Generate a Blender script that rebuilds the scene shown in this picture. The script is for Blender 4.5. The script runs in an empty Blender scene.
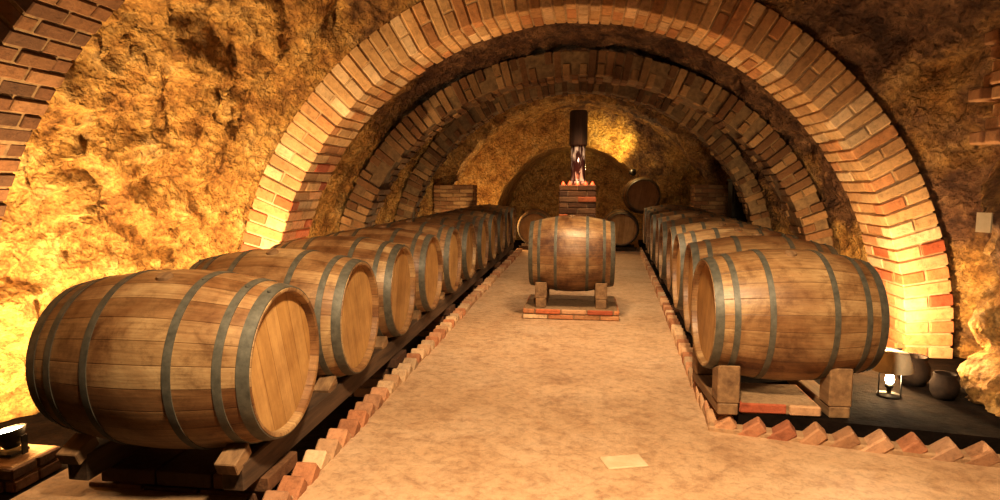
import bpy, bmesh, math, random
from mathutils import Vector, Matrix, noise
from mathutils.bvhtree import BVHTree
random.seed(7)
S=bpy.context.scene
COL=S.collection
XC=-0.10; CZ=0.13

# ---------------------------------------------------------------- helpers
def new_mat(name):
    m=bpy.data.materials.new(name); m.use_nodes=True
    nt=m.node_tree; b=nt.nodes.get('Principled BSDF')
    return m,nt,b
def N(nt,t,**kw):
    n=nt.nodes.new(t)
    for k,v in kw.items(): setattr(n,k,v)
    return n
def L(nt,a,b): nt.links.new(a,b)
def ramp(nt,fac,stops):
    r=nt.nodes.new('ShaderNodeValToRGB'); e=r.color_ramp.elements
    while len(e)<len(stops): e.new(0.5)
    for i,(p,c) in enumerate(stops):
        e[i].position=p; e[i].color=(c[0],c[1],c[2],1)
    L(nt,fac,r.inputs[0]); return r.outputs[0]
def mixc(nt,fac,a,b,mode='MIX'):
    m=nt.nodes.new('ShaderNodeMix'); m.data_type='RGBA'; m.blend_type=mode
    for sock,v in ((m.inputs[0],fac),(m.inputs[6],a),(m.inputs[7],b)):
        if hasattr(v,'links'): L(nt,v,sock)
        elif isinstance(v,(int,float)): sock.default_value=v
        else: sock.default_value=(v[0],v[1],v[2],1)
    return m.outputs[2]
def math_(nt,op,a,b=None,c=None,clamp=False):
    m=nt.nodes.new('ShaderNodeMath'); m.operation=op; m.use_clamp=clamp
    for i,v in enumerate((a,b,c)):
        if v is None: continue
        if hasattr(v,'links'): L(nt,v,m.inputs[i])
        else: m.inputs[i].default_value=v
    return m.outputs[0]
def noise_n(nt,vec,scale,detail=6,rough=0.6,dist=0):
    n=nt.nodes.new('ShaderNodeTexNoise'); n.inputs['Scale'].default_value=scale
    n.inputs['Detail'].default_value=detail; n.inputs['Roughness'].default_value=rough
    n.inputs['Distortion'].default_value=dist
    L(nt,vec,n.inputs['Vector']); return n.outputs['Fac']
def noise_col(nt,vec,scale):
    n=nt.nodes.new('ShaderNodeTexNoise'); n.inputs['Scale'].default_value=scale
    L(nt,vec,n.inputs['Vector']); return n.outputs['Color']
def mapping(nt,vec,scale=(1,1,1),rot=(0,0,0)):
    m=nt.nodes.new('ShaderNodeMapping'); m.inputs['Scale'].default_value=scale; m.inputs['Rotation'].default_value=rot
    L(nt,vec,m.inputs['Vector']); return m.outputs[0]
def bump(nt,bs,h,strength,dist,prev=None):
    b=nt.nodes.new('ShaderNodeBump'); b.inputs['Strength'].default_value=strength; b.inputs['Distance'].default_value=dist
    L(nt,h,b.inputs['Height'])
    if prev: L(nt,prev,b.inputs['Normal'])
    L(nt,b.outputs[0],bs.inputs['Normal']); return b.outputs[0]
def obj_from_bm(bm,name,mats,smooth=False,parent=None,bevel=0):
    me=bpy.data.meshes.new(name); bm.normal_update(); bm.to_mesh(me); bm.free()
    for m in mats: me.materials.append(m)
    if smooth:
        for p in me.polygons: p.use_smooth=True
    o=bpy.data.objects.new(name,me); COL.objects.link(o)
    if parent: o.parent=parent
    if bevel:
        md=o.modifiers.new('bevel','BEVEL'); md.width=bevel; md.segments=1; md.limit_method='ANGLE'
    return o
def hexa(bm,pts,color=None,mi=0):
    v=[bm.verts.new(p) for p in pts]
    fs=[(0,3,2,1),(4,5,6,7),(0,1,5,4),(1,2,6,5),(2,3,7,6),(3,0,4,7)]
    lay=bm.loops.layers.float_color.get('Col') if color else None
    out=[]
    for f in fs:
        fc=bm.faces.new([v[i] for i in f]); fc.material_index=mi
        if lay:
            for lp in fc.loops: lp[lay]=(color[0],color[1],color[2],1)
        out.append(fc)
    return out
def box(bm,c,s,R=None,color=None,mi=0,taper=1.0):
    pts=[]
    for z in (-1,1):
        k=taper if z>0 else 1
        for x,y in ((-1,-1),(1,-1),(1,1),(-1,1)):
            p=Vector((x*s[0]/2*k,y*s[1]/2*k,z*s[2]/2))
            if R: p=R@p
            pts.append(Vector(c)+p)
    return hexa(bm,pts,color,mi)
def lathe(bm,prof,seg,axis='X',mi=0,smooth=True,origin=(0,0,0),mis=None):
    rings=[]
    o=Vector(origin)
    for (t,r) in prof:
        ring=[]
        if r<1e-5:
            p={'X':Vector((t,0,0)),'Y':Vector((0,t,0)),'Z':Vector((0,0,t))}[axis]
            ring=[bm.verts.new(o+p)]
        else:
            for i in range(seg):
                a=2*math.pi*i/seg; c=r*math.cos(a); s=r*math.sin(a)
                p={'X':Vector((t,c,s)),'Y':Vector((s,t,c)),'Z':Vector((c,s,t))}[axis]
                ring.append(bm.verts.new(o+p))
        rings.append(ring)
    for k in range(len(rings)-1):
        A,B=rings[k],rings[k+1]
        for i in range(seg):
            j=(i+1)%seg
            if len(A)==1 and len(B)==1: continue
            if len(A)==1: vs=[A[0],B[j],B[i]]
            elif len(B)==1: vs=[A[i],A[j],B[0]]
            else: vs=[A[i],A[j],B[j],B[i]]
            f=bm.faces.new(vs); f.material_index=mis[k] if mis else mi; f.smooth=smooth
def colbm():
    bm=bmesh.new(); bm.loops.layers.float_color.new('Col'); return bm
def sstep(a,b,x):
    t=max(0,min(1,(x-a)/(b-a))); return t*t*(3-2*t)

# ---------------------------------------------------------------- materials
def rock_material():
    m,nt,b=new_mat('rough_ochre_rock')
    tc=N(nt,'ShaderNodeTexCoord'); v=tc.outputs['Object']
    sep=N(nt,'ShaderNodeSeparateXYZ'); L(nt,v,sep.inputs[0])
    n1=noise_n(nt,v,1.1,5,0.6); n2=noise_n(nt,v,4.5,10,0.66); n3=noise_n(nt,v,40,6,0.7); n4=noise_n(nt,v,2.3,6,0.65)
    vo=N(nt,'ShaderNodeTexVoronoi',feature='F1'); vo.inputs['Scale'].default_value=19
    L(nt,mixc(nt,0.10,v,noise_col(nt,v,11)),vo.inputs['Vector'])
    vo2=N(nt,'ShaderNodeTexVoronoi',feature='F1'); vo2.inputs['Scale'].default_value=46
    L(nt,mixc(nt,0.05,v,noise_col(nt,v,25)),vo2.inputs['Vector'])
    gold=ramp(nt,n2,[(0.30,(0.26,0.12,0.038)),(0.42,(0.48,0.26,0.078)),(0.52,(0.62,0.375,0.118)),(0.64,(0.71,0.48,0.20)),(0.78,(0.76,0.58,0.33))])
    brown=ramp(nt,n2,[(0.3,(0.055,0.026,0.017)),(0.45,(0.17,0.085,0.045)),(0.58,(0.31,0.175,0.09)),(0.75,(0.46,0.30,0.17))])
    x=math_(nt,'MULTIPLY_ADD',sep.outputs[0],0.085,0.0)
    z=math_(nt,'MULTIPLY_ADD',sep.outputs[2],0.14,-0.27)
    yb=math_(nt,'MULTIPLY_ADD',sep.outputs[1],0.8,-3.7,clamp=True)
    vault_shade=math_(nt,'MULTIPLY',yb,math_(nt,'MULTIPLY_ADD',sep.outputs[2],0.22,-0.24))  # shade of the inner vault put into colour: browner higher up behind the arch
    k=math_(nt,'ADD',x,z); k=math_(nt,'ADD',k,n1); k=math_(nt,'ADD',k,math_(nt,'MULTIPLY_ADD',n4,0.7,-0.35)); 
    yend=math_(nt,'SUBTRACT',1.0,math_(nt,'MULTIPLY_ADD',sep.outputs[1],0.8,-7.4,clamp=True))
    k=math_(nt,'ADD',k,math_(nt,'MULTIPLY',vault_shade,yend))
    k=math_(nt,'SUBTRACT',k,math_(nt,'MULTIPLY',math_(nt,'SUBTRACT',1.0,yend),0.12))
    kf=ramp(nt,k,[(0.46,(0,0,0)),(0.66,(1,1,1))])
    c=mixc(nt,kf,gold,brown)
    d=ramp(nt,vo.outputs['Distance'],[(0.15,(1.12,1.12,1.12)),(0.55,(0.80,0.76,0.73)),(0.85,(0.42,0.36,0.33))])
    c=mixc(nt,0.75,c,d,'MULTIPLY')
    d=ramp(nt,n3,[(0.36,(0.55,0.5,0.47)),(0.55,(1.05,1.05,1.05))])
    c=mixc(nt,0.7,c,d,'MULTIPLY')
    L(nt,c,b.inputs['Base Color']); b.inputs['Roughness'].default_value=0.7
    b.inputs['Specular IOR Level'].default_value=0.35
    iv=math_(nt,'SUBTRACT',1.0,vo.outputs['Distance']); iv2=math_(nt,'SUBTRACT',1.0,vo2.outputs['Distance'])
    p=bump(nt,b,n2,1.0,0.12); p=bump(nt,b,iv,0.8,0.035,p); p=bump(nt,b,iv2,0.6,0.014,p); p=bump(nt,b,n3,0.8,0.02,p)
    return m
def brick_mat(name,rough=0.85,bumpd=0.014,gain=1.0):
    m,nt,b=new_mat(name)
    at=N(nt,'ShaderNodeVertexColor',layer_name='Col')
    v=N(nt,'ShaderNodeTexCoord').outputs['Object']
    n=noise_n(nt,v,24,8,0.75); n2=noise_n(nt,v,5,6,0.7)
    r=ramp(nt,n,[(0.25,(0.45,0.40,0.37)),(0.5,(0.95,)*3),(0.75,(1.2,1.2,1.15))])
    c=mixc(nt,1.0,at.outputs[0],r,'MULTIPLY')
    lime=mixc(nt,1.0,at.outputs[0],(1.3,1.42,1.6),'MULTIPLY')
    c=mixc(nt,math_(nt,'MULTIPLY',ramp(nt,n2,[(0.42,(0,0,0)),(0.66,(1,1,1))]),0.5),c,lime)
    L(nt,c,b.inputs['Base Color']); b.inputs['Roughness'].default_value=rough
    b.inputs['Specular IOR Level'].default_value=0.3
    bump(nt,b,n,0.8,bumpd); return m
def plain_noise(name,c1,c2,scale=8,rough=0.8,bd=0.01,metal=0,spec=0.5):
    m,nt,b=new_mat(name); v=N(nt,'ShaderNodeTexCoord').outputs['Object']
    n=noise_n(nt,v,scale,7,0.65)
    L(nt,ramp(nt,n,[(0.3,c1),(0.7,c2)]),b.inputs['Base Color'])
    b.inputs['Roughness'].default_value=rough; b.inputs['Metallic'].default_value=metal
    b.inputs['Specular IOR Level'].default_value=spec
    bump(nt,b,n,0.6,bd); return m
def wood_mat(name,c1,c2,axis=1):
    m,nt,b=new_mat(name); v=N(nt,'ShaderNodeTexCoord').outputs['Object']
    sc=[14,14,14]; sc[axis]=1.2
    n=noise_n(nt,mapping(nt,v,tuple(sc)),1.5,7,0.65,0.3)
    L(nt,ramp(nt,n,[(0.3,c1),(0.7,c2)]),b.inputs['Base Color'])
    b.inputs['Roughness'].default_value=0.75; bump(nt,b,n,0.5,0.006); return m
def emis(name,col,st):
    m,nt,b=new_mat(name); b.inputs['Emission Color'].default_value=(*col,1); b.inputs['Emission Strength'].default_value=st
    b.inputs['Base Color'].default_value=(*col,1); return m
def floor_mat():
    m,nt,b=new_mat('worn_brick_paving'); v=N(nt,'ShaderNodeTexCoord').outputs['Object']
    bt=N(nt,'ShaderNodeTexBrick'); L(nt,mapping(nt,v,(1,1,1),(0,0,math.radians(42))),bt.inputs['Vector'])
    bt.inputs['Scale'].default_value=1.0; bt.inputs['Brick Width'].default_value=0.30; bt.inputs['Row Height'].default_value=0.15
    bt.inputs['Mortar Size'].default_value=0.008; bt.inputs['Mortar Smooth'].default_value=1.0
    bt.inputs['Color1'].default_value=(0.62,0.43,0.26,1); bt.inputs['Color2'].default_value=(0.56,0.37,0.21,1); bt.inputs['Mortar'].default_value=(0.44,0.28,0.16,1)
    n=noise_n(nt,v,1.3,8,0.68,0.3); n2=noise_n(nt,v,18,9,0.78); n3=noise_n(nt,v,5,9,0.75)
    cn=ramp(nt,n,[(0.3,(0.46,0.28,0.15)),(0.5,(0.62,0.42,0.25)),(0.7,(0.70,0.52,0.35))])
    c=mixc(nt,0.62,bt.outputs['Color'],cn)
    c=mixc(nt,0.85,c,ramp(nt,n2,[(0.3,(0.55,0.48,0.44)),(0.52,(1,1,1)),(0.75,(1.15,1.15,1.13))]),'MULTIPLY')
    c=mixc(nt,0.7,c,ramp(nt,n3,[(0.34,(0.62,0.52,0.46)),(0.5,(1,1,1))]),'MULTIPLY')
    L(nt,c,b.inputs['Base Color']); b.inputs['Roughness'].default_value=0.5
    p=bump(nt,b,n2,0.8,0.014); bump(nt,b,bt.outputs['Fac'],-0.2,0.006,p)
    return m
def stave_mat():
    m,nt,b=new_mat('oak_staves'); v=N(nt,'ShaderNodeTexCoord').outputs['Object']
    sep=N(nt,'ShaderNodeSeparateXYZ'); L(nt,v,sep.inputs[0])
    info=N(nt,'ShaderNodeObjectInfo')
    a=math_(nt,'ARCTAN2',sep.outputs[2],sep.outputs[1])
    a=math_(nt,'MULTIPLY',a,26/(2*math.pi)); a=math_(nt,'ADD',a,13.0)
    fl=math_(nt,'FLOOR',a); fr=math_(nt,'FRACT',a)
    key=math_(nt,'ADD',fl,math_(nt,'MULTIPLY',info.outputs['Random'],91.0))
    wn=N(nt,'ShaderNodeTexWhiteNoise',noise_dimensions='1D'); L(nt,key,wn.inputs['W'])
    comb=N(nt,'ShaderNodeCombineXYZ'); L(nt,math_(nt,'MULTIPLY',sep.outputs[0],1.5),comb.inputs[0])
    L(nt,math_(nt,'MULTIPLY',a,2.0),comb.inputs[1]); L(nt,key,comb.inputs[2])
    g=noise_n(nt,comb.outputs[0],3.0,8,0.7,0.4)
    off=N(nt,'ShaderNodeVectorMath',operation='ADD'); L(nt,v,off.inputs[0])
    c3=N(nt,'ShaderNodeCombineXYZ'); L(nt,math_(nt,'MULTIPLY',info.outputs['Random'],40),c3.inputs[0]); L(nt,c3.outputs[0],off.inputs[1])
    st=noise_n(nt,off.outputs[0],2.6,8,0.65,0.4); st2=noise_n(nt,off.outputs[0],9,8,0.75,0.3)
    base=ramp(nt,wn.outputs['Value'],[(0.0,(0.225,0.12,0.05)),(0.5,(0.31,0.19,0.085)),(1.0,(0.385,0.26,0.13))])
    c=mixc(nt,0.75,base,ramp(nt,g,[(0.3,(0.48,0.42,0.37)),(0.55,(1,1,1)),(0.8,(1.2,1.2,1.2))]),'MULTIPLY')
    c=mixc(nt,1.0,c,ramp(nt,st,[(0.32,(0.32,0.20,0.15)),(0.44,(0.78,0.67,0.60)),(0.57,(1.1,1.1,1.1)),(0.70,(1.5,1.62,1.75))]),'MULTIPLY')
    c=mixc(nt,0.7,c,ramp(nt,st2,[(0.34,(0.45,0.38,0.33)),(0.5,(1,1,1))]),'MULTIPLY')
    d=math_(nt,'ABSOLUTE',math_(nt,'SUBTRACT',fr,0.5))
    seam=ramp(nt,d,[(0.47,(1,1,1)),(0.495,(0.5,0.42,0.35))])
    c=mixc(nt,1.0,c,seam,'MULTIPLY')
    L(nt,c,b.inputs['Base Color']); b.inputs['Roughness'].default_value=0.45
    p=bump(nt,b,seam,0.5,0.003); bump(nt,b,g,0.3,0.003,p)
    return m
def head_mat():
    m,nt,b=new_mat('oak_head'); v=N(nt,'ShaderNodeTexCoord').outputs['Object']
    sep=N(nt,'ShaderNodeSeparateXYZ'); L(nt,v,sep.inputs[0]); info=N(nt,'ShaderNodeObjectInfo')
    a=math_(nt,'MULTIPLY',sep.outputs[1],11.0); a=math_(nt,'ADD',a,20.5)
    fl=math_(nt,'FLOOR',a); fr=math_(nt,'FRACT',a)
    key=math_(nt,'ADD',fl,math_(nt,'MULTIPLY',info.outputs['Random'],57.0))
    wn=N(nt,'ShaderNodeTexWhiteNoise',noise_dimensions='1D'); L(nt,key,wn.inputs['W'])
    g=noise_n(nt,mapping(nt,v,(1,22,2.0)),2.2,7,0.65,0.3); g2=noise_n(nt,v,5,6,0.7)
    base=ramp(nt,wn.outputs['Value'],[(0.0,(0.42,0.24,0.08)),(0.5,(0.48,0.29,0.108)),(1.0,(0.54,0.34,0.14))])
    c=mixc(nt,0.6,base,ramp(nt,g,[(0.3,(0.62,0.55,0.48)),(0.6,(1,1,1))]),'MULTIPLY')
    c=mixc(nt,0.7,c,ramp(nt,g2,[(0.3,(0.60,0.50,0.42)),(0.6,(1.05,1.05,1.05))]),'MULTIPLY')
    d=math_(nt,'ABSOLUTE',math_(nt,'SUBTRACT',fr,0.5))
    seam=ramp(nt,d,[(0.475,(1,1,1)),(0.495,(0.5,0.4,0.3))])
    c=mixc(nt,1.0,c,seam,'MULTIPLY')
    L(nt,c,b.inputs['Base Color']); b.inputs['Roughness'].default_value=0.5
    bump(nt,b,g,0.25,0.003); return m

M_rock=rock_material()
M_brick=brick_mat('arch_brick'); M_mortar=plain_noise('lime_mortar',(0.40,0.27,0.15),(0.60,0.45,0.28),20)
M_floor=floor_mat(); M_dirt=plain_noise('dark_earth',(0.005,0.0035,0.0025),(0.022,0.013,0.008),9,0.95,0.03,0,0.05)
M_stave=stave_mat(); M_head=head_mat()
M_hoop=plain_noise('iron_hoop',(0.075,0.07,0.052),(0.16,0.148,0.112),26,0.55,0.001,0.25)
M_beam=wood_mat('beam_wood',(0.03,0.016,0.008),(0.14,0.08,0.04),1)
M_block=wood_mat('block_wood',(0.13,0.07,0.032),(0.34,0.21,0.10),1)
M_iron=plain_noise('dark_iron',(0.02,0.018,0.016),(0.06,0.05,0.04),20,0.5,0.001,0.6)
M_bulb=emis('halogen_bulb',(1.0,0.82,0.5),90)
M_candle=emis('candle_glow',(1.0,0.10,0.03),3)

# ---------------------------------------------------------------- arch path
def path_fn(a,b,z0=-0.3,n=240):
    import bisect
    pts=[(-a,z0,-1,0)]
    for i in range(n+1):
        t=math.pi-math.pi*i/n
        x=a*math.cos(t); z=b*math.sin(t); nx=x/(a*a); nz=z/(b*b); l=math.hypot(nx,nz)
        pts.append((x,CZ+z,nx/l,nz/l))
    pts.append((a,z0,1,0))
    cum=[0]
    for i in range(1,len(pts)): cum.append(cum[-1]+math.hypot(pts[i][0]-pts[i-1][0],pts[i][1]-pts[i-1][1]))
    tot=cum[-1]
    def f(s):
        s=max(0,min(tot,s)); i=min(len(pts)-2,max(0,bisect.bisect_right(cum,s)-1))
        k=(s-cum[i])/max(1e-9,cum[i+1]-cum[i]); p,q=pts[i],pts[i+1]
        return tuple(p[j]*(1-k)+q[j]*k for j in range(4))
    return f,tot

# ---------------------------------------------------------------- cave shell
keys=[(-2.2,3.5,3.15),(2.8,3.5,3.15),(2.95,3.25,3.0),(3.5,3.05,2.9),(4.1,2.84,2.70),(4.4,2.66,2.60),(4.5,2.58,2.52),(4.93,2.58,2.52),
 (5.05,2.68,2.56),(6.5,2.68,2.50),(6.6,2.62,2.45),(6.95,2.62,2.45),(7.05,2.72,2.58),(8.7,2.75,2.65),(8.8,2.66,2.60),(9.1,2.66,2.60),(9.2,2.8,2.75),
 (10.9,2.8,2.75),(11.0,2.42,2.5),(11.4,2.42,2.5),(11.5,2.75,2.62),(13.5,2.75,2.62)]
ys=[]; y=-2.2
while y<2.8-1e-6:
    ys.append(y); y+=0.04 if y>1.3 else 0.16
for i in range(1,len(keys)-1):
    y0,y1=keys[i][0],keys[i+1][0]; st=0.03 if y1<4.5 else 0.06
    n=max(1,round((y1-y0)/st))
    for k in range(n): ys.append(y0+(y1-y0)*k/n)
ys.append(13.5)
def ab(y):
    for i in range(len(keys)-1):
        if keys[i][0]<=y<=keys[i+1][0]:
            k=(y-keys[i][0])/(keys[i+1][0]-keys[i][0]); return (keys[i][1]*(1-k)+keys[i+1][1]*k, keys[i][2]*(1-k)+keys[i+1][2]*k)
    return keys[-1][1:]
NS=270
def disp(p,front):
    q=p+0.25*Vector((noise.noise(p*1.7),noise.noise(p*1.7+Vector((7,3,1))),noise.noise(p*1.7+Vector((2,8,5)))))
    d=0.15*(0.4+0.9*noise.noise(q*0.9))
    d+=0.10*(1-abs(noise.noise(q*2.4+Vector((5,1,2))))*2.2)
    d+=0.13*abs(noise.noise(q*5.0))+0.085*abs(noise.noise(q*10+Vector((3,3,3))))+0.05*abs(noise.noise(q*20))
    return max(0,d)*front
grid=[]
for y in ys:
    a,b=ab(y); f,tot=path_fn(a,b,-0.3,90); row=[]
    front=1.0 if y<4.35 else 0.5
    if 4.4<y<5.0: front=0.2
    wy=1-sstep(3.62,3.95,y)
    for j in range(NS+1):
        x,z,nx,nz=f(tot*j/NS)
        if x>0 and wy>0:
            xl=2.06+0.22*sstep(0.9,2.0,z)+0.5*sstep(1.9,2.6,z)+0.6*sstep(2.4,1.6,y)
            x=x*(1-wy)+min(x,xl)*wy
        p=Vector((x,y,z)); d=disp(p,front)
        row.append((XC+x+nx*d,y+(0.08*noise.noise(p*5+Vector((9,9,9))) if y<4.2 else 0.03*noise.noise(p*6)),z+nz*d))
    grid.append(row)
TREES={}
def shell(j0,j1,name):
    bm=bmesh.new(); V=[[bm.verts.new(r[j]) for j in range(j0,j1+1)] for r in grid]
    for i in range(len(V)-1):
        for j in range(j1-j0):
            bm.faces.new((V[i][j],V[i][j+1],V[i+1][j+1],V[i+1][j]))
    TREES[name]=BVHTree.FromBMesh(bm)
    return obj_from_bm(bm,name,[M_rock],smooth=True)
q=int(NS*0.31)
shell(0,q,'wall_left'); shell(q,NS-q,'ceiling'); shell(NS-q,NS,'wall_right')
bm=bmesh.new(); secs=[]
def sec(y,a,b,xc,k=0.05):
    f,tot=path_fn(a,b,-0.3,90); r=[]
    for j in range(101):
        x,z,nx,nz=f(tot*j/100); p=Vector((x,y,z)); d=k*noise.noise(p*3)
        r.append(bm.verts.new((xc+x+nx*d,y+k*noise.noise(p*4+Vector((3,3,3))),z+nz*d)))
    secs.append(r)
for t in range(9): k=t/8; sec(13.45,3.1*(1-k)+1.72*k,2.95*(1-k)+1.97*k,XC*(1-k)-0.22*k,0.08)
for y in (13.6,13.9,14.4,15.0,15.8): sec(y,1.72,1.97,-0.22)
for A,B in zip(secs[:-1],secs[1:]):
    for j in range(100): bm.faces.new((A[j],A[j+1],B[j+1],B[j]))
bm.faces.new(secs[-1])
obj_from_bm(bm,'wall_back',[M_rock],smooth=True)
bm=bmesh.new(); nx,nz=60,34
V=[[bm.verts.new((XC-3.9+7.8*i/nx,-2.05+0.12*noise.noise(Vector((i*.25,j*.25,1))),-0.3+3.9*j/nz)) for j in range(nz+1)] for i in range(nx+1)]
for i in range(nx):
    for j in range(nz): bm.faces.new((V[i][j],V[i][j+1],V[i+1][j+1],V[i+1][j]))
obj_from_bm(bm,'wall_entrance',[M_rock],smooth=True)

# ---------------------------------------------------------------- brick rings
def brickcol(pal): 
    c=random.choice(pal); k=random.uniform(0.78,1.15); return (c[0]*k,c[1]*k,c[2]*k)
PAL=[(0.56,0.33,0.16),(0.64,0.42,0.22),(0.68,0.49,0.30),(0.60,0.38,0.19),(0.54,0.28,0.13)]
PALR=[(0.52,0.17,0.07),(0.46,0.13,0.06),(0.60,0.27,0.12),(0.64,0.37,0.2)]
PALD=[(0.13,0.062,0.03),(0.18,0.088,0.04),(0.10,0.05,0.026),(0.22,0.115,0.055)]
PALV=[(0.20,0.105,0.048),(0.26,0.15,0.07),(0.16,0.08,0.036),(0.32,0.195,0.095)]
M_mdark=plain_noise('dark_mortar',(0.10,0.06,0.03),(0.26,0.17,0.085),20)
def ring(name,a,b,y0,y1,th,pal,pitch=0.082,gap=0.012,jit=0.004,z0=0.0,redfeet=False,drop=0):
    bm=colbm(); f,tot=path_fn(a,b,z0)
    n=round(tot/pitch); ps=tot/n
    def corner(s,r,y):
        x,z,nx,nz=f(s); return Vector((XC+x+nx*r,y,z+nz*r))
    for k in range(n):
        s0=k*ps+gap/2; s1=(k+1)*ps-gap/2
        xm_,zc,_,_=f((s0+s1)/2)
        rs=[(0,th)] if k%2==0 else [(0,th*0.5-gap/2),(th*0.5+gap/2,th)]
        D=y1-y0
        ysl=[(0,D*0.5-gap/2),(D*0.5+gap/2,D)] if k%2==0 else [(0,D*0.25-gap/2),(D*0.25+gap/2,D*0.75-gap/2),(D*0.75+gap/2,D)]
        for (r0,r1) in rs:
            for (u0,u1) in ysl:
                if random.random()<drop: continue
                p=pal
                if redfeet and zc<1.45 and random.random()<min(1,(1.55-zc)*(1.3 if xm_<0 else .7)): p=PALR
                c=brickcol(p); j0=random.uniform(-jit,jit); jr=random.uniform(-jit,jit)
                ya=y0+u0+(j0 if u0==0 else 0); yb=y0+u1; ra=r0+(jr if r0==0 else 0); rb=r1
                hexa(bm,[corner(s0,ra,ya),corner(s1,ra,ya),corner(s1,ra,yb),corner(s0,ra,yb),
                         corner(s0,rb,ya),corner(s1,rb,ya),corner(s1,rb,yb),corner(s0,rb,yb)],c,0)
    rec=0.010; m=160; prev=None
    for k in range(m+1):
        s=tot*k/m
        q=[bm.verts.new(corner(s,rec,y0+rec)),bm.verts.new(corner(s,rec,y1-rec)),bm.verts.new(corner(s,th-rec,y1-rec)),bm.verts.new(corner(s,th-rec,y0+rec))]
        if prev:
            for i in range(4):
                fc=bm.faces.new((prev[i],prev[(i+1)%4],q[(i+1)%4],q[i])); fc.material_index=1
        prev=q
    bmesh.ops.recalc_face_normals(bm,faces=bm.faces)
    return obj_from_bm(bm,name,[M_brick,M_mortar if pal is PAL else M_mdark],bevel=0.006)
ring('brick_arch',2.27,2.34,4.42,4.90,0.30,PAL,redfeet=True,jit=0.006)
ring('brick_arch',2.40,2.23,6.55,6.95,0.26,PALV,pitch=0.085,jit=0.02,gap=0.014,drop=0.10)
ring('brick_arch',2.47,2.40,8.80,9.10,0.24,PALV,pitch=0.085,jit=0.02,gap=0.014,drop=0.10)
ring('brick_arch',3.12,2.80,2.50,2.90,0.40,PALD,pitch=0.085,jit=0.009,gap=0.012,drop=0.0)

# ---------------------------------------------------------------- floor
def plane(name,pts,mat,z):
    bm=bmesh.new(); bm.faces.new([bm.verts.new((p[0],p[1],z)) for p in pts]); return obj_from_bm(bm,name,[mat])
plane('floor',[(-1.2,-2.2),(3.8,-2.2),(3.8,15.8),(-1.2,15.8)],M_floor,0)
bm=bmesh.new()
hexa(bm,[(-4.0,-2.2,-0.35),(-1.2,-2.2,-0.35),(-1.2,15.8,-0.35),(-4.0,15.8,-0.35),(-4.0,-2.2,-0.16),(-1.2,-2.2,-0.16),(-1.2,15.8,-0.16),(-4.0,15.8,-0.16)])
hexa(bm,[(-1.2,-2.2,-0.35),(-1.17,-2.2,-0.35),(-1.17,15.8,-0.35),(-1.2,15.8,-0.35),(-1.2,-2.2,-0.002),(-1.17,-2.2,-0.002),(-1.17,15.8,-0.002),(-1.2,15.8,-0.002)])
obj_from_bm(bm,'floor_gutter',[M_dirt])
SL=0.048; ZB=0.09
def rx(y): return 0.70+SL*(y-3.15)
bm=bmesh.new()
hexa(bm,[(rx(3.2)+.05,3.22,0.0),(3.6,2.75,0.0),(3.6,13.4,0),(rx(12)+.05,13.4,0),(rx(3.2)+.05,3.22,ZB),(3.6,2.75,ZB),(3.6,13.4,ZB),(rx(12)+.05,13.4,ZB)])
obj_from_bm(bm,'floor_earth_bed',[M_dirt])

PALC=[(0.48,0.25,0.13),(0.54,0.32,0.17),(0.42,0.19,0.09),(0.57,0.38,0.22)]
PALC2=[(0.44,0.20,0.10),(0.50,0.27,0.14),(0.38,0.15,0.075),(0.53,0.31,0.175)]
def curb(name,p0,p1,w=0.11,pal=PALC,rise=0.0):
    bm=colbm(); p0=Vector((*p0,0)); p1=Vector((*p1,0)); d=(p1-p0); Ln=d.length; d.normalize(); side=Vector((-d.y,d.x,0))
    n=int(Ln/0.125)
    for i in range(n):
        c=p0+d*(Ln*(i+.5)/n)+Vector((0,0,rise))
        ang=math.radians(42+random.uniform(-6,6))
        ex=d*math.cos(ang)+Vector((0,0,1))*math.sin(ang); ez=-d*math.sin(ang)+Vector((0,0,1))*math.cos(ang)
        R=Matrix((ex,side,ez)).transposed()
        box(bm,c+side*random.uniform(-.008,.008),(0.135,w,0.066),R,brickcol(pal))
    box(bm,(p0+p1)/2+Vector((0,0,0.0)),(Ln,w*0.9,0.03+rise*1.5),Matrix((d,side,Vector((0,0,1)))).transposed(),(0.45,0.28,0.15))
    return obj_from_bm(bm,name,[M_brick],bevel=0.008)
curb('brick_curb',(-1.17,1.2),(-1.17,11.6),0.10)
curb('brick_curb',(rx(3.2),3.2),(rx(12),12.0),0.09,PALC,0.01)
curb('brick_curb',(0.66,3.22),(2.0,2.93),0.12,PALC2,0.015)

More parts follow.
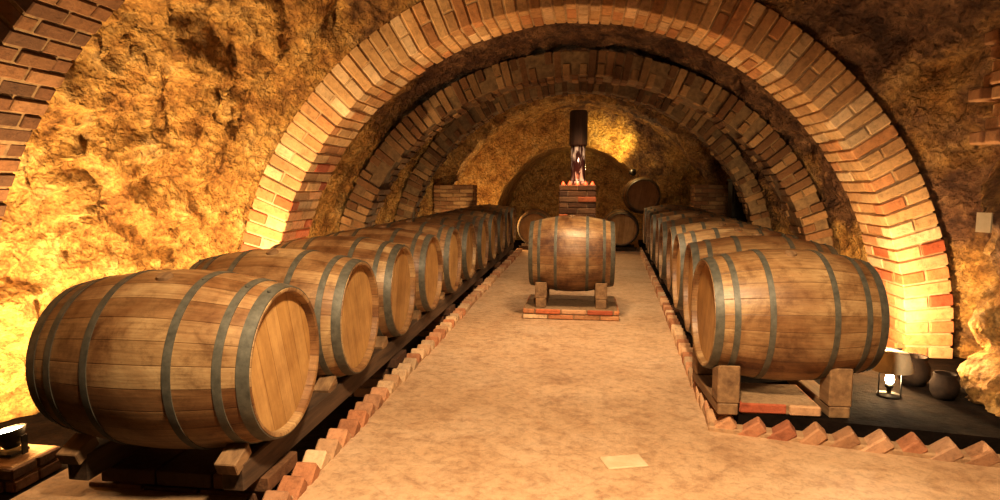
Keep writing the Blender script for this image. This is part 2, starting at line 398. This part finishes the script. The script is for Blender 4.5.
# ---------------------------------------------------------------- barrels
BL=0.88; BR=0.356; HR=0.292
def rr(x): 
    t=abs(x)/(BL/2); return BR-(BR-HR)*t**1.9
def make_barrel_mesh():
    bm=bmesh.new(); seg=78; h=BL/2
    prof=[(-h+0.035,0.0),(-h+0.035,HR-0.02),(-h+0.004,HR-0.016),(-h,HR-0.010),(-h,HR-0.002)]
    mis=[1,0,0,0]
    for i in range(1,24):
        x=-h+BL*i/24; prof.append((x,rr(x))); mis.append(0)
    prof+= [(h,HR-0.002),(h,HR-0.010),(h-0.004,HR-0.016),(h-0.035,HR-0.02),(h-0.035,0.0)]; mis+=[0,0,0,0,1]
    lathe(bm,prof,seg,'X',mis=mis)
    for x0,w in ((-h+0.003,0.043),(-h+0.095,0.030),(-0.175,0.030),(0.145,0.030),(h-0.125,0.030),(h-0.046,0.043)):
        x1=x0+w; lathe(bm,[(x0,rr(x0)-0.004),(x0,rr(x0)+0.0035),((x0+x1)/2,rr((x0+x1)/2)+0.004),(x1,rr(x1)+0.0035),(x1,rr(x1)-0.004)],seg,'X',mi=2)
        lathe(bm,[(rr(x0)+0.001,0.007),(rr(x0)+0.007,0.006),(rr(x0)+0.008,0.0)],8,'Z',mi=2,origin=((x0+x1)/2,0,0))
    lathe(bm,[(BR-0.005,0.032),(BR+0.010,0.029),(BR+0.012,0.0)],20,'Z',mi=3)
    bmesh.ops.recalc_face_normals(bm,faces=bm.faces)
    me=bpy.data.meshes.new('barrel_mesh'); bm.to_mesh(me); bm.free()
    for m in (M_stave,M_head,M_hoop,M_block): me.materials.append(m)
    for p in me.polygons: p.use_smooth=True
    if hasattr(me,'set_sharp_from_angle'): me.set_sharp_from_angle(angle=math.radians(35))
    return me
BM=make_barrel_mesh()
def barrel(loc,rz=0,roll=None,sc=1.0,sx=1.0):
    o=bpy.data.objects.new('wine_barrel',BM); COL.objects.link(o)
    if roll is None: roll=random.uniform(-0.35,0.35)
    o.matrix_world=Matrix.Translation(loc)@Matrix.Rotation(rz,4,'Z')@Matrix.Rotation(roll,4,'X')@Matrix.Diagonal((sc*sx,sc,sc,1))
    return o
LY=[2.27+0.835*i for i in range(11)]
for i,y in enumerate(LY):
    barrel((-1.595+random.uniform(-.012,.012),y,0.555),rz=random.uniform(-.012,.012)+(math.pi if i%2 else 0))
RY=[3.42+0.80*i for i in range(10)]
ra=-math.atan(SL)
for i,y in enumerate(RY):
    if i==0: barrel((1.055,3.43,0.565),rz=0.04,sc=0.98,sx=0.95)
    else: barrel((0.665+0.44+SL*(y-3.37)+random.uniform(-.012,.012),y,0.565),rz=ra+random.uniform(-.01,.01))
barrel((-0.10,6.05,0.585),roll=0.2,sc=1.04,sx=0.88)
barrel((-0.92,12.2,0.42),rz=math.pi/2); barrel((0.72,12.2,0.42),rz=math.pi/2); barrel((1.12,12.35,1.05),rz=math.pi/2); barrel((1.50,12.2,0.42),rz=math.pi/2)
bm=bmesh.new()
for x in (-0.92,0.72,1.50):
    for yy in (11.95,12.5): box(bm,(x,yy,0.035),(0.6,0.09,0.07)); 
obj_from_bm(bm,'barrel_rack',[M_beam])

def rack(name,x0,y0,y1,slope,ysl,z_top,zb):
    e=bpy.data.objects.new(name,None); COL.objects.link(e)
    bm=bmesh.new(); bmb=colbm(); bmc=bmesh.new()
    ang=-math.atan(slope); R=Matrix.Rotation(ang,3,'Z'); ym=(y0+y1)/2; ln=(y1-y0)
    for dx in (-0.32,0.32):
        xm=x0+slope*(ym-y0)+dx
        box(bm,(xm,ym,z_top-0.055),(0.09,ln,0.11),R)
        for i,y in enumerate(ysl):
            for s in (-1,1):
                yy=y+s*0.20; xx=x0+slope*(yy-y0)+dx
                Rc=R@Matrix.Rotation(-s*math.radians(24),3,'X')
                box(bmc,(xx,yy+s*0.01,z_top+0.014),(0.085,0.11,0.055),Rc)
    y=y0+0.25
    while y<y1:
        xm=x0+slope*(y-y0); top=z_top-0.11
        nl=max(1,round((top-zb)/0.07)); h=(top-zb)/nl
        for l in range(nl):
            for q in range(3):
                xq=xm+(q-1)*0.245+(0.03 if l%2 else -0.03)
                box(bmb,(xq,y,zb+h*(l+.5)),(0.235,0.25,h-0.008),R,brickcol(PALD))
        y+=1.67
    obj_from_bm(bm,'rails',[M_beam],parent=e,bevel=0.006); obj_from_bm(bmb,'piers',[M_brick],parent=e,bevel=0.004); obj_from_bm(bmc,'wedges',[M_block],parent=e,bevel=0.004)
rack('barrel_rack',-1.595,2.05,11.1,0,LY,0.225,-0.16)
rack('barrel_rack',0.665+0.44+SL*(4.22-3.37),3.92,11.1,SL,RY[1:],0.235,ZB)

def saddle(name,cx,cy,z0,zc,rz=0,hb=0.09,sx=0.27,k=1.0):
    bm=bmesh.new()
    for dx in (-sx,sx):
        box(bm,(cx+dx,cy,z0+hb/2),(0.10,0.60,hb))
        r=rr(dx)*k
        for s in (-1,1):
            y0=cy+s*0.18; y1=cy+s*0.30
            zin=zc-math.sqrt(max(0,r*r-0.18**2)); zo=zin+0.045
            a,b=(y0,y1) if s>0 else (y1,y0); za,zb=(zin,zo) if s>0 else (zo,zin)
            x0,x1=cx+dx-0.055,cx+dx+0.055
            hexa(bm,[(x0,a,z0+hb),(x1,a,z0+hb),(x1,b,z0+hb),(x0,b,z0+hb),(x0,a,za),(x1,a,za),(x1,b,zb),(x0,b,zb)])
    Rm=Matrix.Translation((cx,cy,0))@Matrix.Rotation(rz,4,'Z')@Matrix.Translation((-cx,-cy,0))
    bmesh.ops.transform(bm,matrix=Rm,verts=bm.verts)
    return obj_from_bm(bm,name,[M_block],bevel=0.006)
saddle('barrel_stand',1.00,3.47,ZB,0.565,rz=0.04,hb=0.06,sx=0.27,k=0.96)
saddle('barrel_stand',-0.10,6.05,0.10,0.575,sx=0.28)
def brick_pad(name,cx,cy,w,d,z0,layers,pal,h=0.062,bw=0.24):
    bm=colbm()
    for l in range(layers):
        ny=max(1,round(d/0.12)); 
        for j in range(ny):
            off=(0.5 if (j+l)%2 else 0)
            n=round(w/bw)
            for i in range(n+1):
                a=max(-w/2,-w/2+(i-off)*bw); b=min(w/2,-w/2+(i+1-off)*bw)
                if b-a<0.03: continue
                jx=random.uniform(-.008,.008)
                box(bm,(cx+(a+b)/2,cy-d/2+(j+.5)*d/ny+jx,z0+h*(l+.5)),(b-a-.01,d/ny-.008,h-.008),None,brickcol(pal))
        box(bm,(cx,cy,z0+h*(l+.5)),(w-.03,d-.03,h-.0),None,(0.30,0.19,0.10))
    return obj_from_bm(bm,name,[M_brick],bevel=0.007)
brick_pad('brick_plinth',-0.10,6.08,0.90,0.78,0.0,2,PALR+PAL,h=0.05)
brick_pad('brick_plinth',1.00,3.36,0.40,0.36,ZB,1,PALR+PALC,h=0.06)
brick_pad('brick_plinth',-1.75,2.25,0.95,0.5,-0.16,3,PALD)
brick_pad('brick_plinth',-2.70,2.52,0.30,0.28,-0.16,2,PALD)

brick_pad('brick_pedestal',-0.07,8.2,0.48,0.48,0.0,17,PALD+PALR[:1],h=0.0735)
e=bpy.data.objects.new('display_column',None); COL.objects.link(e)
bm=bmesh.new(); lathe(bm,[(1.25,0.0),(1.25,0.14),(1.29,0.14),(1.30,0.10),(1.34,0.095),(1.75,0.095),(1.76,0.0)],24,'Z',origin=(-0.07,8.2,0))
mg,nt,b=new_mat('dark_glass'); b.inputs['Roughness'].default_value=0.1; b.inputs['Metallic'].default_value=0.2
v=N(nt,'ShaderNodeTexCoord').outputs['Object']; n_=noise_n(nt,mapping(nt,v,(14,14,2.5)),1.5,4,0.6,1.0)
L(nt,ramp(nt,n_,[(0.48,(0.06,0.02,0.015)),(0.62,(0.75,0.60,0.52))]),b.inputs['Base Color'])
obj_from_bm(bm,'glass_tube',[mg],parent=e)
bm=bmesh.new(); lathe(bm,[(1.75,0.0),(1.75,0.11),(1.78,0.115),(2.18,0.115),(2.2,0.10),(2.2,0.0)],24,'Z',origin=(-0.07,8.2,0)); obj_from_bm(bm,'timber_cap',[wood_mat('dark_post',(0.03,0.015,0.01),(0.14,0.07,0.035),2)],parent=e)
bm=bmesh.new()
for dx,dy,h in ((-.18,-.15,.01),(-.1,-.19,.02),(0.0,-.2,.01),(.1,-.18,.02),(.18,-.14,.01),(-.19,0,.02),(.19,.02,.02)):
    lathe(bm,[(1.25,0.0),(1.25,0.022),(1.25+h,0.02),(1.25+h+.02,0.006),(1.25+h+.03,0.0)],10,'Z',origin=(-0.07+dx,8.2+dy,0))
obj_from_bm(bm,'candles',[M_candle],parent=e)

PALP=[(0.34,0.19,0.09),(0.42,0.25,0.12),(0.28,0.14,0.065)]
brick_pad('brick_pier',-2.28,11.05,0.72,0.45,-0.16,20,PALP,h=0.0705)
brick_pad('brick_pier',2.17,11.05,0.62,0.45,ZB,17,PALP,h=0.0685)
bm=bmesh.new(); box(bm,(2.48,10.45,0.68),(0.26,0.3,1.26)); box(bm,(2.48,10.29,0.98),(0.2,0.02,0.5)); box(bm,(2.48,10.45,1.33),(0.30,0.34,0.04)); box(bm,(2.4,10.275,0.98),(0.02,0.02,0.1))
obj_from_bm(bm,'metal_cabinet',[M_iron],bevel=0.008)

def hit(y,z):
    best=9
    for nme in ('wall_right','ceiling'):
        r=TREES[nme].ray_cast(Vector((0.5,y,z)),Vector((1,0,0)))
        if r[0] is not None: best=min(best,r[0].x)
    return best if best<9 else 2.6
bm=colbm()
for l in range(8):
    z=1.50+0.075*l
    for q_ in range(3):
        yy=3.44+0.115*q_; xs=min(hit(yy-.05,z),hit(yy+.05,z),hit(yy,z+.03))
        w=0.34; out=0.11+0.05*math.sin(l*1.7+q_)+random.uniform(-.03,.03)
        box(bm,(xs-out+w/2,yy,z),(w,0.105,0.066),Matrix.Rotation(random.uniform(-.08,.08),3,'Z'),brickcol([(0.74,0.54,0.34),(0.64,0.42,0.24),(0.45,0.26,0.14)]))
obj_from_bm(bm,'brick_corbel',[M_brick],bevel=0.008)
bm=bmesh.new(); xs=min(hit(3.44,1.05),hit(3.40,1.05),hit(3.48,1.05))
box(bm,(xs-0.03,3.44,1.06),(0.012,0.07,0.10),Matrix.Rotation(0.5,3,'Z')); box(bm,(xs-0.0,3.45,1.06),(0.06,0.02,0.02))
obj_from_bm(bm,'wall_sign',[plain_noise('sign_white',(0.5,0.42,0.28),(0.65,0.56,0.4),10)])
bm=bmesh.new(); box(bm,(0.20,2.74,0.003),(0.19,0.12,0.012),Matrix.Rotation(0.30,3,'Z')); obj_from_bm(bm,'floor_slab',[plain_noise('pale_stone',(0.52,0.39,0.23),(0.66,0.52,0.34),12)],bevel=0.004)
M_pot=plain_noise('dark_clay',(0.012,0.008,0.006),(0.045,0.028,0.018),12,0.8,0.004,0,0.1)
for (x,y,s) in ((1.93,3.82,0.85),(1.97,3.58,0.7)):
    bm=bmesh.new(); lathe(bm,[(0,0),(0,.07*s),(.05*s,.095*s),(.12*s,.10*s),(.17*s,.075*s),(.19*s,.08*s),(.20*s,.08*s),(.195*s,.065*s),(.1*s,.06*s),(.1*s,0)],24,'Z',origin=(x,y,ZB))
    obj_from_bm(bm,'clay_pot',[M_pot])

# ---------------------------------------------------------------- lamps
def lamp(x,y,z0):
    e=bpy.data.objects.new('floor_lamp',None); COL.objects.link(e)
    o=(x,y,z0)
    bm=bmesh.new(); lathe(bm,[(0,0.0),(0,0.06),(0.015,0.06),(0.02,0.012),(0.05,0.012),(0.055,0.02),(0.07,0.02),(0.07,0)],20,'Z',origin=o)
    for a in (0,2.1,4.2):
        c=Vector(o)+Vector((0.06*math.cos(a+1.2),0.06*math.sin(a+1.2),0.10)); box(bm,c,(0.005,0.005,0.18))
    obj_from_bm(bm,'base',[M_iron],parent=e)
    bm=bmesh.new(); lathe(bm,[(0.075,0.0),(0.08,0.018),(0.10,0.022),(0.12,0.018),(0.125,0.0)],16,'Z',origin=o); obj_from_bm(bm,'bulb',[M_bulb],parent=e)
    bm=bmesh.new(); lathe(bm,[(0.155,0.11),(0.16,0.11),(0.25,0.085),(0.255,0.0)],24,'Z',origin=o); obj_from_bm(bm,'shade',[plain_noise('shade_cream',(0.35,0.30,0.22),(0.5,0.44,0.33),10)],parent=e)
    return e
lamp(1.69,3.58,ZB-0.005)
def flood(x,y,z,tgt,name='floodlight'):
    e=bpy.data.objects.new(name,None); COL.objects.link(e)
    d=(Vector(tgt)-Vector((x,y,z))).normalized(); q=d.to_track_quat('Z','Y').to_matrix()
    bm=bmesh.new()
    lathe(bm,[(-0.06,0.0),(-0.06,0.03),(-0.03,0.05),(0.03,0.07),(0.03,0.062),(0.02,0.06)],24,'Z')
    lathe(bm,[(0.02,0.06),(0.02,0.0)],24,'Z',mi=1)
    for v in bm.verts: v.co=q@v.co+Vector((x,y,z+0.1))
    box(bm,(x,y,z+0.02),(0.10,0.10,0.012)); box(bm,(x-0.075,y,z+0.06),(0.006,0.03,0.09)); box(bm,(x+0.075,y,z+0.06),(0.006,0.03,0.09))
    obj_from_bm(bm,'housing',[M_iron,M_bulb],parent=e)
def plight(loc,w,col=(1,0.66,0.3),r=0.04):
    l=bpy.data.lights.new('lamp','POINT'); l.energy=w; l.color=col; l.shadow_soft_size=r
    o=bpy.data.objects.new('point_light',l); o.location=loc; COL.objects.link(o)
def slight(loc,tgt,w,ang=100,blend=0.6,col=(1,0.72,0.4),r=0.08):
    l=bpy.data.lights.new('spot','SPOT'); l.energy=w; l.color=col; l.shadow_soft_size=r; l.spot_size=math.radians(ang); l.spot_blend=blend
    o=bpy.data.objects.new('spot_light',l); o.location=loc; COL.objects.link(o)
    o.rotation_euler=(Vector(tgt)-Vector(loc)).to_track_quat('-Z','Y').to_euler()
WARM=(1,0.69,0.34); MID=(1,0.77,0.50)
# floor uplight just in front of the left wall: a wide-beam spot thrown up and on to the wall
flood(-2.70,2.52,-0.04,(-2.95,2.5,1.5)); slight((-2.70,2.50,0.13),(-3.35,3.0,1.25),340,165,0.5,WARM,0.04); plight((-2.72,2.6,0.24),26,WARM)
flood(-2.38,3.9,-0.16,(-2.6,4.2,2.0)); plight((-2.36,3.80,0.55),42,WARM)
plight((1.69,3.58,0.21),8,MID,0.03)
flood(1.95,4.15,ZB,(2.0,4.6,2.0)); plight((1.84,4.00,0.36),62,WARM)
flood(-2.35,5.3,-0.16,(-2.3,5.6,2)); plight((-2.32,5.35,0.35),46,WARM)
flood(2.2,5.5,ZB,(2.3,5.8,2)); plight((2.15,5.5,0.42),52,WARM)
flood(-2.45,7.7,-0.16,(-2.3,7.8,2)); plight((-2.40,7.75,0.4),22,WARM)
flood(2.4,7.7,ZB,(2.3,7.8,2)); plight((2.35,7.75,0.45),22,WARM)
flood(-2.3,10.2,-0.16,(-2.3,10.4,2)); plight((-2.3,10.2,0.5),12,WARM)
flood(0.95,12.25,1.38,(0.55,13.4,2.3)); slight((0.90,12.60,1.65),(0.62,13.45,2.15),120,62,0.7,(1,0.76,0.25),0.03); plight((0.75,12.3,1.75),14,(1,0.72,0.32),0.05)
flood(-1.9,11.9,0.0,(-1.5,13.4,2.6)); plight((-1.95,11.95,0.45),95,(1,0.66,0.30),0.04)
plight((-0.07,7.93,1.40),1.2,(1,0.25,0.07),0.05)
slight((0.1,1.0,2.7),(-0.05,2.9,0.0),740,104,0.8,MID,0.12)  # unseen overhead key spot, added to light the floor and near barrels
slight((0.0,5.0,2.3),(-0.1,5.4,0),190,104,0.9,MID,0.14)  # added aisle spots without fixtures, cones kept to floor and barrels
slight((0.0,7.4,2.4),(-0.1,7.7,0),130,100,0.9,MID,0.1)
slight((0.0,10.0,2.5),(-0.1,10.4,0),90,100,0.9,MID,0.1)

W=bpy.data.worlds.new('World'); S.world=W; W.use_nodes=True
W.node_tree.nodes['Background'].inputs[0].default_value=(1,0.6,0.3,1); W.node_tree.nodes['Background'].inputs[1].default_value=0.005
S.view_settings.view_transform='Standard'; S.view_settings.look='None'; S.view_settings.exposure=0.28; S.view_settings.gamma=0.84

cam=bpy.data.cameras.new('camera'); cam.lens=22.32; cam.sensor_width=36; cam.clip_start=0.05
co=bpy.data.objects.new('camera',cam); COL.objects.link(co); co.location=(0,0,1.25)
co.rotation_euler=(math.radians(84),0,math.radians(7.6)); S.camera=co
